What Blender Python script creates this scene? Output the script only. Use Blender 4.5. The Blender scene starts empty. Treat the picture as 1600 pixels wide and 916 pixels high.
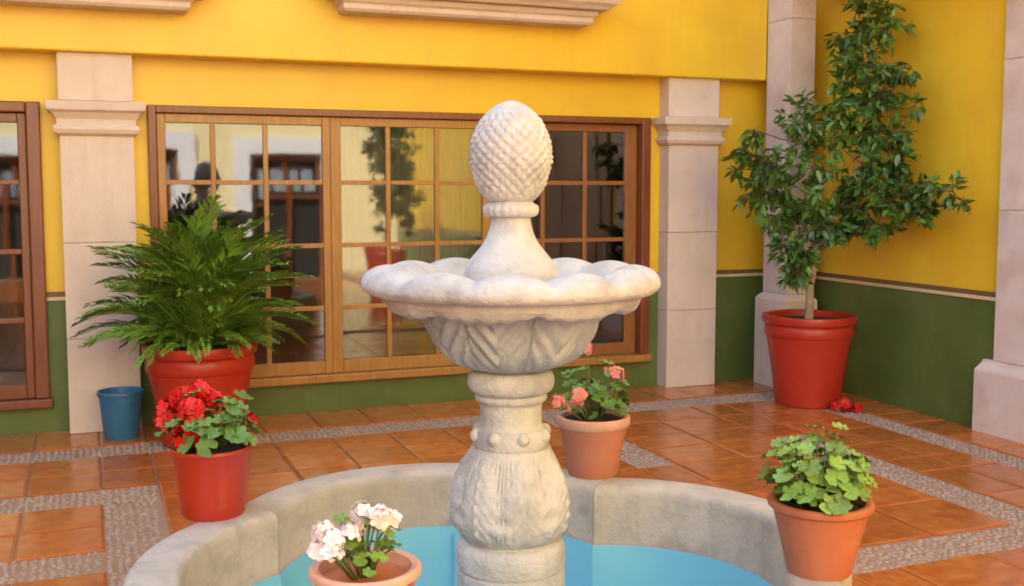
import bpy, bmesh, math, random
from mathutils import Vector, Matrix

C = bpy.context.scene.collection
S = bpy.context.scene
PI = math.pi
rnd = random.Random(7)

# ------------------------------------------------------------------ camera
cam_d = bpy.data.cameras.new('camera')
cam = bpy.data.objects.new('camera', cam_d)
C.objects.link(cam)
YAW, PITCH = math.radians(21.5), math.radians(4.8)
CAM = Vector((0, 0, 1.6))
FPX, V0 = 1690.0, 434.0
cam.location = CAM
cam.rotation_euler = (PI / 2 - PITCH, 0, -YAW)
cam_d.sensor_width = 36
cam_d.lens = FPX / 1600 * 36
cam_d.shift_y = -(458 - V0) / 1600
cam_d.clip_start, cam_d.clip_end = 0.05, 2000
S.camera = cam

# ------------------------------------------------------------------ light
SUN_EL, SUN_AZ = math.radians(37), math.radians(-30)      # azimuth from +Y towards +X
w = bpy.data.worlds.new('World')
S.world = w
w.use_nodes = True
nt = w.node_tree
sky = nt.nodes.new('ShaderNodeTexSky')
sky.sky_type = 'NISHITA'
sky.sun_disc = False
sky.sun_elevation = SUN_EL
sky.sun_rotation = SUN_AZ
nt.nodes['Background'].inputs[1].default_value = 0.15
nt.links.new(sky.outputs[0], nt.nodes['Background'].inputs[0])
sun_d = bpy.data.lights.new('sun', 'SUN')
sun_d.energy = 3.6
sun_d.angle = math.radians(0.5)
sun_d.color = (1.0, 0.98, 0.96)
sun = bpy.data.objects.new('sun', sun_d)
C.objects.link(sun)
sd = Vector((math.sin(SUN_AZ) * math.cos(SUN_EL), math.cos(SUN_AZ) * math.cos(SUN_EL), math.sin(SUN_EL)))
sun.rotation_euler = sd.to_track_quat('Z', 'Y').to_euler()
sun.location = sd * 30
S.view_settings.view_transform = 'Standard'
S.view_settings.look = 'None'
S.view_settings.exposure = 2.38
S.view_settings.gamma = 1
S.cycles.use_denoising = True
S.cycles.max_bounces = 10
S.cycles.diffuse_bounces = 6
S.cycles.filter_width = 1.8
S.cycles.sample_clamp_indirect = 6


# ------------------------------------------------------------------ materials
def lin(r, g, b):
    f = lambda c: (c / 255 / 12.92) if c <= 10 else ((c / 255 + .055) / 1.055) ** 2.4
    return (f(r), f(g), f(b), 1)


def material(name, a, b=None, scale=6, rough=.7, bump=0.0, bscale=40, detail=6, spec=.5, coord='Object',
             jitter=0.0, stretch=(1, 1, 1), blot=None, coat=0.0, streak=None):
    """two-tone noise colour, optional stain colour, bump, per-object brightness jitter"""
    m = bpy.data.materials.new(name)
    m.use_nodes = True
    n, l = m.node_tree.nodes, m.node_tree.links
    p = n['Principled BSDF']
    p.inputs['Roughness'].default_value = rough
    p.inputs['Specular IOR Level'].default_value = spec
    p.inputs['Coat Weight'].default_value = coat
    b = b or a
    tc = n.new('ShaderNodeTexCoord')
    mp = n.new('ShaderNodeMapping')
    mp.inputs['Scale'].default_value = stretch
    l.new(tc.outputs[coord], mp.inputs[0])
    oi = n.new('ShaderNodeObjectInfo')
    add = n.new('ShaderNodeVectorMath')
    add.operation = 'ADD'
    mul = n.new('ShaderNodeMath')
    mul.operation = 'MULTIPLY'
    mul.inputs[1].default_value = 37.0
    l.new(oi.outputs['Random'], mul.inputs[0])
    l.new(mp.outputs[0], add.inputs[0])
    l.new(mul.outputs[0], add.inputs[1])
    no = n.new('ShaderNodeTexNoise')
    no.inputs['Scale'].default_value = scale
    no.inputs['Detail'].default_value = detail
    no.inputs['Roughness'].default_value = .6
    l.new(add.outputs[0], no.inputs['Vector'])
    cr = n.new('ShaderNodeValToRGB')
    cr.color_ramp.elements[0].position, cr.color_ramp.elements[1].position = .32, .68
    cr.color_ramp.elements[0].color, cr.color_ramp.elements[1].color = a, b
    l.new(no.outputs[0], cr.inputs[0])
    col = cr.outputs[0]
    if blot:
        bc, bs, lo, hi = blot
        n2 = n.new('ShaderNodeTexNoise')
        n2.inputs['Scale'].default_value = bs
        n2.inputs['Detail'].default_value = 8
        l.new(add.outputs[0], n2.inputs['Vector'])
        r2 = n.new('ShaderNodeMapRange')
        r2.inputs[1].default_value, r2.inputs[2].default_value = lo, hi
        l.new(n2.outputs[0], r2.inputs[0])
        mx = n.new('ShaderNodeMixRGB')
        mx.inputs[2].default_value = bc
        l.new(r2.outputs[0], mx.inputs[0])
        l.new(col, mx.inputs[1])
        col = mx.outputs[0]
    if streak:
        mp2 = n.new('ShaderNodeMapping')
        mp2.inputs['Scale'].default_value = (16, 16, 1.3)
        l.new(add.outputs[0], mp2.inputs[0])
        n4 = n.new('ShaderNodeTexNoise')
        n4.inputs['Scale'].default_value = 1
        n4.inputs['Detail'].default_value = 5
        l.new(mp2.outputs[0], n4.inputs['Vector'])
        r4 = n.new('ShaderNodeMapRange')
        r4.inputs[1].default_value, r4.inputs[2].default_value, r4.inputs[4].default_value = .52, .78, streak[1]
        l.new(n4.outputs[0], r4.inputs[0])
        m4 = n.new('ShaderNodeMixRGB')
        m4.inputs[2].default_value = streak[0]
        l.new(r4.outputs[0], m4.inputs[0])
        l.new(col, m4.inputs[1])
        col = m4.outputs[0]
    if jitter:
        hs = n.new('ShaderNodeHueSaturation')
        mr = n.new('ShaderNodeMapRange')
        mr.inputs[3].default_value, mr.inputs[4].default_value = 1 - jitter, 1 + jitter
        l.new(oi.outputs['Random'], mr.inputs[0])
        l.new(mr.outputs[0], hs.inputs['Value'])
        l.new(col, hs.inputs['Color'])
        col = hs.outputs[0]
    l.new(col, p.inputs['Base Color'])
    if bump:
        n3 = n.new('ShaderNodeTexNoise')
        n3.inputs['Scale'].default_value = bscale
        n3.inputs['Detail'].default_value = 5
        l.new(add.outputs[0], n3.inputs['Vector'])
        bp = n.new('ShaderNodeBump')
        bp.inputs['Strength'].default_value = bump
        bp.inputs['Distance'].default_value = .01
        l.new(n3.outputs[0], bp.inputs['Height'])
        l.new(bp.outputs[0], p.inputs['Normal'])
    return m


def rgb(r, g, b): return (r, g, b, 1)


M = {}
M['yellow'] = material('yellow_paint', rgb(.79, .505, .024), rgb(.84, .56, .034), 1.3, .40, .22, 9, blot=(rgb(.72, .42, .03), 2.2, .5, .9), streak=(rgb(.70, .41, .05), .25))
M['yellow_pale'] = material('cream_yellow_paint', rgb(.82, .69, .36), rgb(.85, .73, .41), 1.3, .6)
M['green'] = material('green_paint', rgb(.080, .125, .028), rgb(.12, .175, .040), 2.5, .42, .2, 10, blot=(rgb(.15, .15, .07), 5, .56, .85), streak=(rgb(.06, .09, .022), .2))
M['rail'] = material('cream_rail', rgb(.62, .50, .28), rgb(.7, .58, .36), 6, .6)
M['rail_line'] = material('brown_line', rgb(.16, .09, .03), rgb(.2, .12, .04), 6, .6)
M['stone'] = material('pink_cantera', rgb(.66, .53, .435), rgb(.75, .62, .52), 2.5, .8, .25, 60, blot=(rgb(.58, .45, .37), 5, .55, .8), streak=(rgb(.55, .43, .34), .4))
M['stone_pale'] = material('pale_cantera', rgb(.64, .52, .455), rgb(.74, .63, .56), 3, .75, .25, 60, blot=(rgb(.56, .40, .33), 4, .5, .8))
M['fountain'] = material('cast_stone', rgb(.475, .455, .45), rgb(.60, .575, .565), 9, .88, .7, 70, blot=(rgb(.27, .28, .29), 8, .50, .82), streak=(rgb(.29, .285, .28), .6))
M['shade_tinted'] = material('shade_tinted_stone', rgb(.35, .375, .41), rgb(.47, .485, .51), 9, .9, .7, 60, blot=(rgb(.29, .31, .34), 6, .48, .8), streak=(rgb(.28, .28, .29), .5))  # stained bowl stone with the underside's blue-grey shade put into its colour
M['basin'] = material('basin_stone', rgb(.44, .385, .325), rgb(.57, .51, .44), 4, .85, .6, 45, blot=(rgb(.33, .30, .275), 9, .5, .8), streak=(rgb(.33, .30, .27), .5))
M['blue'] = material('pool_blue', rgb(.17, .54, .74), rgb(.21, .59, .78), 3, .4, .05, 30)
M['wood'] = material('varnished_wood', rgb(.33, .148, .032), rgb(.45, .22, .055), 5, .35, .1, 40, stretch=(6, 6, .6))
M['wood_mid'] = material('brown_wood', rgb(.25, .095, .028), rgb(.33, .13, .04), 5, .32, .1, 40, stretch=(6, 6, .6))
M['wood_red'] = material('red_brown_wood', rgb(.17, .045, .018), rgb(.23, .07, .025), 5, .3, .1, 40, stretch=(6, 6, .6))
M['tile'] = material('terracotta_tile', rgb(.45, .120, .028), rgb(.56, .185, .042), 4, .15, .10, 25, jitter=.16, blot=(rgb(.36, .075, .022), 5, .46, .8))
M['mortar'] = material('mortar', rgb(.34, .19, .11), rgb(.40, .24, .15), 12, .85, .3, 80)
M['pebble'] = material('pebbles', rgb(.33, .225, .165), rgb(.46, .335, .26), 23, .6, .1, 90, detail=2)
M['ground'] = material('earth', rgb(.2, .15, .1), rgb(.26, .2, .14), 1, .9)
M['red_pot'] = material('red_painted_clay', rgb(.40, .026, .012), rgb(.46, .034, .016), 4, .38, .06, 30, blot=(rgb(.34, .03, .015), 9, .6, .9))
M['red_pot_small'] = material('red_plastic', rgb(.42, .032, .013), rgb(.46, .038, .016), 4, .35)
M['terracotta'] = material('terracotta_plastic', rgb(.43, .125, .052), rgb(.50, .155, .07), 5, .5, .05, 40, blot=(rgb(.52, .24, .15), 8, .58, .85), streak=(rgb(.50, .23, .15), .3))
M['terracotta_pink'] = material('dusty_terracotta', rgb(.46, .155, .09), rgb(.53, .19, .115), 5, .5, .05, 40, blot=(rgb(.55, .29, .2), 8, .56, .85), streak=(rgb(.52, .27, .19), .35))
M['rim_pink'] = material('worn_rim', rgb(.60, .30, .20), rgb(.68, .37, .27), 14, .55)
M['bucket'] = material('blue_plastic', rgb(.035, .15, .30), rgb(.045, .18, .34), 4, .4)
M['soil'] = material('soil', rgb(.022, .014, .009), rgb(.05, .03, .018), 30, .95, .8, 40)
M['leaf_ger'] = material('geranium_leaf', rgb(.085, .19, .030), rgb(.16, .30, .055), 9, .5, jitter=.32)
M['leaf_lime'] = material('pale_geranium_leaf', rgb(.13, .25, .035), rgb(.25, .38, .07), 9, .5, jitter=.35)
M['fern'] = material('palm_leaflet', rgb(.11, .22, .028), rgb(.24, .41, .055), 7, .4, jitter=.4)
M['ficus'] = material('ficus_leaf', rgb(.022, .058, .012), rgb(.13, .24, .038), 3, .3, jitter=.6)
M['stem'] = material('green_stem', rgb(.12, .17, .05), rgb(.18, .22, .07), 10, .6)
M['bark'] = material('pale_bark', rgb(.34, .26, .17), rgb(.46, .37, .26), 12, .8, .3, 60)
M['branch'] = material('brown_twig', rgb(.13, .09, .05), rgb(.2, .15, .09), 12, .8)
M['petal_red'] = material('red_petal', rgb(.56, .006, .006), rgb(.66, .014, .010), 20, .5)
M['petal_pink'] = material('salmon_petal', rgb(.78, .20, .16), rgb(.85, .36, .28), 20, .5)
M['petal_white'] = material('white_petal', rgb(.80, .66, .70), rgb(.85, .80, .80), 20, .5)
M['white'] = material('white_plaster', rgb(.74, .74, .74), rgb(.8, .8, .79), 3, .8)
M['shade'] = material('grey_blue_shade', rgb(.22, .24, .28), rgb(.40, .43, .47), 5, .8)
M['dark'] = material('dark_void', rgb(.012, .011, .010), rgb(.02, .018, .016), 3, .6)
M['room'] = material('brown_plaster', rgb(.22, .16, .11), rgb(.28, .2, .14), 2, .8)
M['curtain'] = material('tan_cloth', rgb(.52, .44, .35), rgb(.60, .52, .42), 4, .9, stretch=(8, 1, 1))


def glass_material():
    m = bpy.data.materials.new('window_glass')
    m.use_nodes = True
    n, l = m.node_tree.nodes, m.node_tree.links
    n.remove(n['Principled BSDF'])
    tr, gl, mx, lw = (n.new('ShaderNodeBsdfTransparent'), n.new('ShaderNodeBsdfGlossy'),
                      n.new('ShaderNodeMixShader'), n.new('ShaderNodeLayerWeight'))
    tr.inputs[0].default_value = (.72, .74, .72, 1)
    gl.inputs['Roughness'].default_value = .03
    lw.inputs['Blend'].default_value = .49
    no = n.new('ShaderNodeTexNoise')
    no.inputs['Scale'].default_value = 5
    bp = n.new('ShaderNodeBump')
    bp.inputs['Strength'].default_value = .006
    bp.inputs['Distance'].default_value = .02
    l.new(no.outputs[0], bp.inputs['Height'])
    l.new(bp.outputs[0], gl.inputs['Normal'])
    l.new(lw.outputs['Fresnel'], mx.inputs[0])
    l.new(tr.outputs[0], mx.inputs[1])
    l.new(gl.outputs[0], mx.inputs[2])
    l.new(mx.outputs[0], n['Material Output'].inputs[0])
    return m


def water_material():
    m = bpy.data.materials.new('clear_water')
    m.use_nodes = True
    n, l = m.node_tree.nodes, m.node_tree.links
    n.remove(n['Principled BSDF'])
    tr, gl, mx, fr = (n.new('ShaderNodeBsdfTransparent'), n.new('ShaderNodeBsdfGlossy'),
                      n.new('ShaderNodeMixShader'), n.new('ShaderNodeLayerWeight'))
    tr.inputs[0].default_value = (.86, .97, .98, 1)
    gl.inputs['Roughness'].default_value = .03
    fr.inputs['Blend'].default_value = .3
    no = n.new('ShaderNodeTexNoise')
    no.inputs['Scale'].default_value = 9
    bp = n.new('ShaderNodeBump')
    bp.inputs['Strength'].default_value = .15
    bp.inputs['Distance'].default_value = .02
    l.new(no.outputs[0], bp.inputs['Height'])
    l.new(bp.outputs[0], gl.inputs['Normal'])
    l.new(fr.outputs['Fresnel'], mx.inputs[0])
    l.new(tr.outputs[0], mx.inputs[1])
    l.new(gl.outputs[0], mx.inputs[2])
    l.new(mx.outputs[0], n['Material Output'].inputs[0])
    return m


M['glass'] = glass_material()
M['water'] = water_material()


# ------------------------------------------------------------------ helpers
def tag(o, label=None, cat=None, group=None, kind=None):
    if label: o['label'] = label
    if cat: o['category'] = cat
    if group: o['group'] = group
    if kind: o['kind'] = kind
    return o


def thing(name, label, cat, loc=(0, 0, 0), rz=0, group=None, kind=None):
    o = bpy.data.objects.new(name, None)
    C.objects.link(o)
    o.location = loc
    o.rotation_euler = (0, 0, rz)
    o.empty_display_size = .1
    return tag(o, label, cat, group, kind)


class MB:
    """collects polygons for one mesh"""

    def __init__(s):
        s.v, s.f = [], []

    def add(s, v, f):
        k = len(s.v)
        s.v += [tuple(p) for p in v]
        s.f += [tuple(i + k for i in q) for q in f]
        return s

    def box(s, x0, x1, y0, y1, z0, z1):
        v = [(x, y, z) for z in (z0, z1) for x, y in ((x0, y0), (x1, y0), (x1, y1), (x0, y1))]
        return s.add(v, [(3, 2, 1, 0), (4, 5, 6, 7), (0, 1, 5, 4), (1, 2, 6, 5), (2, 3, 7, 6), (3, 0, 4, 7)])

    def stack(s, x0, x1, y0, y1, prof):
        """rectangles grown by an offset, lofted up: prof = [(z, offset)]"""
        v, f = [], []
        for z, d in prof:
            v += [(x0 - d, y0 - d, z), (x1 + d, y0 - d, z), (x1 + d, y1 + d, z), (x0 - d, y1 + d, z)]
        for i in range(len(prof) - 1):
            for j in range(4):
                a, b = i * 4 + j, i * 4 + (j + 1) % 4
                f.append((a, b, b + 4, a + 4))
        k = len(v)
        f += [(3, 2, 1, 0), (k - 4, k - 3, k - 2, k - 1)]
        return s.add(v, f)

    def lathe(s, prof, n=48, fn=None, c=(0, 0)):
        v, f = [], []
        m = len(prof)
        for i, (r, z) in enumerate(prof):
            for j in range(n):
                t = 2 * PI * j / n
                rr, zz = fn(t, i / (m - 1), r, z) if fn else (r, z)
                v.append((c[0] + rr * math.cos(t), c[1] + rr * math.sin(t), zz))
        for i in range(m - 1):
            for j in range(n):
                a, b = i * n + j, i * n + (j + 1) % n
                f.append((a, b, b + n, a + n))
        f.append(tuple(reversed(range(n))))
        f.append(tuple(range((m - 1) * n, m * n)))
        return s.add(v, f)

    def tube(s, pts, rad, n=6):
        pts = [Vector(p) for p in pts]
        rad = rad if hasattr(rad, '__len__') else [rad] * len(pts)
        v, f = [], []
        for i, p in enumerate(pts):
            d = (pts[min(i + 1, len(pts) - 1)] - pts[max(i - 1, 0)])
            if d.length < 1e-9: d = Vector((0, 0, 1))
            d.normalize()
            a = d.cross(Vector((0, 1, .2)) if abs(d.z) > .9 else Vector((0, 0, 1))).normalized()
            b = d.cross(a)
            for j in range(n):
                t = 2 * PI * j / n
                v.append(p + (a * math.cos(t) + b * math.sin(t)) * rad[i])
        for i in range(len(pts) - 1):
            for j in range(n):
                q, r = i * n + j, i * n + (j + 1) % n
                f.append((q, r, r + n, q + n))
        k = len(pts) * n
        f += [tuple(reversed(range(n))), tuple(range(k - n, k))]
        return s.add(v, f)

    def mesh(s, name, mat, smooth=False):
        me = bpy.data.meshes.new(name)
        me.from_pydata(s.v, [], s.f)
        me.materials.append(mat)
        me.update()
        bm = bmesh.new()
        bm.from_mesh(me)
        bmesh.ops.recalc_face_normals(bm, faces=bm.faces)
        bm.to_mesh(me)
        bm.free()
        if smooth:
            for p in me.polygons: p.use_smooth = True
        return me

    def build(s, name, mat, parent=None, smooth=False, bevel=0, loc=None):
        return put(name, s.mesh(name, mat, smooth), parent, bevel, loc)


def put(name, me, parent=None, bevel=0, loc=None):
    o = bpy.data.objects.new(name, me)
    C.objects.link(o)
    if parent: o.parent = parent
    if loc is not None: o.location = loc
    if bevel:
        b = o.modifiers.new('bevel', 'BEVEL')
        b.width, b.segments, b.limit_method, b.angle_limit = bevel, 2, 'ANGLE', math.radians(35)
        b.harden_normals = False
    return o


def auto_smooth(o, deg=40):
    me = o.data
    me.polygons.foreach_set('use_smooth', [True] * len(me.polygons))
    bm = bmesh.new()
    bm.from_mesh(me)
    for e in bm.edges:
        if len(e.link_faces) == 2 and e.calc_face_angle(0) > math.radians(deg): e.smooth = False
    bm.to_mesh(me)
    bm.free()
    return o


def spline(pts, sub=6):
    """Catmull-Rom through 2-D points"""
    out = []
    P = [pts[0]] + list(pts) + [pts[-1]]
    for i in range(1, len(P) - 2):
        p0, p1, p2, p3 = P[i - 1], P[i], P[i + 1], P[i + 2]
        for k in range(sub):
            t = k / sub
            out.append(tuple(.5 * (2 * p1[a] + (p2[a] - p0[a]) * t + (2 * p0[a] - 5 * p1[a] + 4 * p2[a] - p3[a]) * t * t
                                   + (3 * p1[a] - p0[a] - 3 * p2[a] + p3[a]) * t ** 3) for a in range(len(p1))))
    out.append(tuple(pts[-1]))
    return out


def sight(u, v, depth):
    """the place seen at photograph pixel (u, v), so many metres ahead of the camera"""
    fw = Vector((math.sin(YAW) * math.cos(PITCH), math.cos(YAW) * math.cos(PITCH), -math.sin(PITCH)))
    rt = Vector((math.cos(YAW), -math.sin(YAW), 0))
    up = rt.cross(fw)
    return CAM + (fw + rt * ((u - 800) / FPX) - up * ((v - V0) / FPX)) * depth


# ------------------------------------------------------------------ basin outline (union of four circles)
LOBES = [(.86, 3.22, .80), (1.12, 3.58, .73), (1.27, 3.54, .70), (1.62, 3.13, .735), (1.36, 2.87, .77), (1.10, 2.90, .77)]
BC = (1.25, 3.12)
RIM_W = .17


def outline_r(t, dr):
    best = 0
    dx, dy = math.cos(t), math.sin(t)
    for cx, cy, r in LOBES:
        r = r - dr
        ox, oy = BC[0] - cx, BC[1] - cy
        b = ox * dx + oy * dy
        c = ox * ox + oy * oy - r * r
        D = b * b - c
        if D > 0: best = max(best, -b + math.sqrt(D))
    return best


def outline(dr, n=240):
    return [(BC[0] + outline_r(2 * PI * i / n, dr) * math.cos(2 * PI * i / n),
             BC[1] + outline_r(2 * PI * i / n, dr) * math.sin(2 * PI * i / n)) for i in range(n)]


def in_basin(x, y, dr):
    return any((x - a) ** 2 + (y - b) ** 2 < (r - dr) ** 2 for a, b, r in LOBES)


# ------------------------------------------------------------------ ground and floor
XW, YB = 5.48, 7.62                     # right wall face, recessed back wall face
MB().add([(-400, -400, -.3), (400, -400, -.3), (400, 400, -.3), (-400, 400, -.3)], [(0, 1, 2, 3)]).build('ground', M['ground'])['kind'] = 'structure'

bm = bmesh.new()
loop = [bm.verts.new((x, y, -.010)) for x, y in outline(.09, 160)]
rect = [bm.verts.new(p) for p in ((-9, -6, -.010), (5.7, -6, -.010), (5.7, 12, -.010), (-9, 12, -.010))]
for L in (loop, rect):
    for i in range(len(L)): bm.edges.new((L[i], L[(i + 1) % len(L)]))
bmesh.ops.triangle_fill(bm, use_beauty=True, use_dissolve=False, edges=bm.edges[:])
me = bpy.data.meshes.new('floor')
bm.to_mesh(me)
bm.free()
me.materials.append(M['mortar'])
floor = put('floor', me)
floor['kind'] = 'structure'

BANDS = [(-9, 4.90, 6.78, 7.08), (4.90, 5.13, -4.4, 7.08), (-9, .32, 5.75, 6.05), (.04, .32, -4.4, 5.75), (-9, .04, 4.72, 5.0),
         (2.90, 3.15, 5.40, 6.78), (4.07, 4.33, -4.4, 5.75), (2.0, 4.07, 3.55, 3.82)]


def cuts(a, b, step=.37):
    n = max(1, round((b - a) / step))
    return [a + (b - a) * i / n for i in range(n)]


xs = cuts(-5.96, .04) + [.04] + cuts(.32, 2.90) + [2.90] + cuts(3.15, 4.07) + [4.07] + cuts(4.33, 4.90) + [4.90, 5.13, XW]
ys = cuts(-4.4, 3.55) + [3.55] + cuts(3.82, 4.72) + [4.72] + cuts(5.0, 5.75, .38) + [5.75] + cuts(6.05, 6.78, .37) + [6.78] + cuts(7.08, YB) + [YB]


def tile_mesh():
    mb = MB()
    c = .035
    v = [(-.5, -.5, -.5), (.5, -.5, -.5), (.5, .5, -.5), (-.5, .5, -.5),
         (-.5, -.5, .2), (.5, -.5, .2), (.5, .5, .2), (-.5, .5, .2),
         (-.5 + c, -.5 + c, .5), (.5 - c, -.5 + c, .5), (.5 - c, .5 - c, .5), (-.5 + c, .5 - c, .5)]
    f = [(0, 1, 5, 4), (1, 2, 6, 5), (2, 3, 7, 6), (3, 0, 4, 7), (4, 5, 9, 8), (5, 6, 10, 9), (6, 7, 11, 10), (7, 4, 8, 11), (8, 9, 10, 11)]
    return mb.add(v, f).mesh('tile', M['tile'])


TILE = tile_mesh()


def px_of(p):
    fw = Vector((math.sin(YAW) * math.cos(PITCH), math.cos(YAW) * math.cos(PITCH), -math.sin(PITCH)))
    rt = Vector((math.cos(YAW), -math.sin(YAW), 0))
    q = Vector(p) - CAM
    d = q.dot(fw)
    if d < .2: return None
    return 800 + FPX * q.dot(rt) / d, V0 - FPX * q.dot(rt.cross(fw)) / d


def band_cell(x, y):
    return any(a < x < b and c < y < d for a, b, c, d in BANDS)


cells = []
for i in range(len(xs) - 1):
    for j in range(len(ys) - 1):
        cx, cy = (xs[i] + xs[i + 1]) / 2, (ys[j] + ys[j + 1]) / 2
        if not band_cell(cx, cy): cells.append((xs[i], xs[i + 1], ys[j], ys[j + 1]))
seen, unseen = [], []
for c in cells:
    if all(in_basin(x, y, .0) for x in c[:2] for y in c[2:]): continue
    p = px_of(((c[0] + c[1]) / 2, (c[2] + c[3]) / 2, 0))
    ok = p and -60 < p[0] < 1660 and 560 < p[1] < 960
    (seen if ok else unseen).append((c, p))
rest = MB()


def slab(mb, c, dz, g=.005):
    mb.box(c[0] + g, c[1] - g, c[2] + g, c[3] - g, -.02, dz)


def ragged(mb, c, dz, depth=0):
    """a tile cut where it meets the basin wall"""
    n = sum(in_basin(x, y, .07) for x in c[:2] for y in c[2:])
    mid = in_basin((c[0] + c[1]) / 2, (c[2] + c[3]) / 2, .07)
    if n == 4 and mid: return
    if (n == 0 and not mid) or depth == 4:
        if n == 0: mb.box(c[0], c[1], c[2], c[3], -.02, dz)
        return
    xm, ym = (c[0] + c[1]) / 2, (c[2] + c[3]) / 2
    for a, b in ((c[0], xm), (xm, c[1])):
        for e, f in ((c[2], ym), (ym, c[3])): ragged(mb, (a, b, e, f), dz, depth + 1)


for c, p in seen:
    dz = rnd.uniform(-.0015, .0015)
    if any(in_basin(x, y, .06) for x in c[:2] for y in c[2:]) or in_basin((c[0] + c[1]) / 2, (c[2] + c[3]) / 2, .06):
        mb = MB()
        ragged(mb, (c[0] + .004, c[1] - .004, c[2] + .004, c[3] - .004), dz)
        if mb.v: mb.build('tile', M['tile'], floor)
        continue
    o = put('tile', TILE, floor, loc=((c[0] + c[1]) / 2, (c[2] + c[3]) / 2, dz - .006))
    o.scale = (c[1] - c[0] - .008, c[3] - c[2] - .008, .014)
    o.rotation_euler = (rnd.gauss(0, .002), rnd.gauss(0, .002), rnd.gauss(0, .003))
for c, p in unseen:
    ragged(rest, (c[0] + .004, c[1] - .004, c[2] + .004, c[3] - .004), 0)
tag(rest.build('tile_field', M['tile'], floor), kind='stuff')

# pebble bands: real pebbles set in the mortar
peb = MB()
for (a, b, c, d) in BANDS:
    x = a + .02
    a2, c2 = max(a, -1.6), max(c, 2.0)
    x = a2 + .018
    while x < b - .01:
        y = c2 + .018
        while y < d - .01:
            qx, qy = x + rnd.uniform(-.009, .009), y + rnd.uniform(-.009, .009)
            y += .036
            if in_basin(qx, qy, .08): continue
            r1, r2, h = rnd.uniform(.013, .021), rnd.uniform(.011, .017), rnd.uniform(.006, .013)
            t = rnd.uniform(0, PI)
            v = []
            for k in range(6):
                e = t + k * PI / 3
                v.append((qx + r1 * math.cos(k * PI / 3) * math.cos(t) - r2 * math.sin(k * PI / 3) * math.sin(t),
                          qy + r1 * math.cos(k * PI / 3) * math.sin(t) + r2 * math.sin(k * PI / 3) * math.cos(t), -.014))
            v += [(qx + (p[0] - qx) * .7, qy + (p[1] - qy) * .7, -.012 + h * .8) for p in v[:6]]
            v.append((qx, qy, -.012 + h))
            f = [(k, (k + 1) % 6, 6 + (k + 1) % 6, 6 + k) for k in range(6)] + [(6 + k, 6 + (k + 1) % 6, 12) for k in range(6)]
            peb.add(v, f)
        x += .036
o = peb.build('pebble_band', M['pebble'], floor, smooth=True)
tag(o, kind='stuff')

# ------------------------------------------------------------------ back wall (real openings behind the windows)
YF = 7.42                               # face of the upper wall
TOP = 7.2
back = thing('back_wall', 'long yellow courtyard wall with green dado behind the fountain', 'wall', (2, YF, 0), kind='thing')
off = Vector((-2, -YF, 0))


def wpart(mb, name, mat, parent, bevel=0):
    o = mb.build(name, mat, parent, bevel=bevel)
    o.location = -parent.location
    return o


WIN = (.40, 4.16, .21, 2.14)
LWIN = (-1.55, -.25, .17, 2.14)
DZ = .86
wpart(MB().box(-7, 5.12, YF, 7.9, 2.45, TOP).box(5.12, 5.9, YB, 7.9, 2.45, TOP), 'upper_wall', M['yellow'], back, .012)
lo, gr = MB(), MB()
for (x0, x1) in ((-7, LWIN[0]), (LWIN[1], WIN[0]), (WIN[1], XW)):
    lo.box(x0, x1, YB, 7.9, DZ, 2.45)
    gr.box(x0, x1, YB, 7.9, -.02, DZ)
    wpart(MB().box(x0, x1, YB - .014, YB + .03, DZ, DZ + .024), 'dado_rail', M['rail'], back, .003)
    wpart(MB().box(x0, x1, YB - .005, YB + .03, DZ + .024, DZ + .058), 'dado_line', M['rail_line'], back)
for (x0, x1, z0, z1) in (LWIN, WIN):
    gr.box(x0, x1, YB, 7.9, -.02, z0)
    lo.box(x0, x1, YB, 7.9, z1, 2.45)
wpart(lo, 'lower_wall', M['yellow'], back)
wpart(gr, 'green_dado', M['green'], back)

side = thing('side_wall', 'yellow side wall with green dado behind the tall potted tree', 'wall', (XW, 3, 0), kind='thing')
wpart(MB().box(XW, 5.9, -4.5, YB, DZ, 3.1), 'lower_wall', M['yellow'], side)
wpart(MB().box(5.14, 5.9, -4.5, 7.09, 3.1, TOP), 'upper_wall', M['yellow'], side, .012)
wpart(MB().box(4.72, 5.138, 1.5, 7.0, 3.32, 3.44), 'added_shade_slab', M['stone'], side, .01)  # unseen overhang added to darken the side wall below
wpart(MB().box(XW, 5.9, -4.5, YB, -.02, DZ), 'green_dado', M['green'], side)
wpart(MB().box(XW - .014, XW + .03, -4.5, YB, DZ, DZ + .024), 'dado_rail', M['rail'], side, .003)
wpart(MB().box(XW - .005, XW + .03, -4.5, YB, DZ + .024, DZ + .058), 'dado_line', M['rail_line'], side)

dr = thing('wooden_doorway', 'dark brown double door in the side wall, mirrored in the right hand panes', 'door', (XW, 3.3, 0), kind='thing')
wpart(MB().box(XW - .03, XW + .01, 2.1, 2.22, -.002, 2.5).box(XW - .03, XW + .01, 4.33, 4.45, -.002, 2.5).box(XW - .03, XW + .01, 2.22, 4.33, 2.38, 2.5), 'frame', M['wood_red'], dr, .006)
for y0, y1 in ((2.225, 3.272), (3.278, 4.325)):
    wpart(MB().box(XW - .018, XW + .01, y0, y1, 0, 2.378), 'door_leaf', M['wood_red'], dr, .004)
    for z0, z1 in ((.2, 1.0), (1.15, 2.2)):
        wpart(MB().box(XW - .03, XW - .016, y0 + .15, y1 - .15, z0, z1), 'panel', M['wood_red'], dr, .01)

# ------------------------------------------------------------------ stone pilasters, pier, pillar
CAPITAL = [(1.925, .004), (1.94, .03), (1.965, .042), (1.985, .038), (1.995, .018), (2.03, .022), (2.07, .05), (2.085, .075), (2.14, .08), (2.145, .0)]


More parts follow.
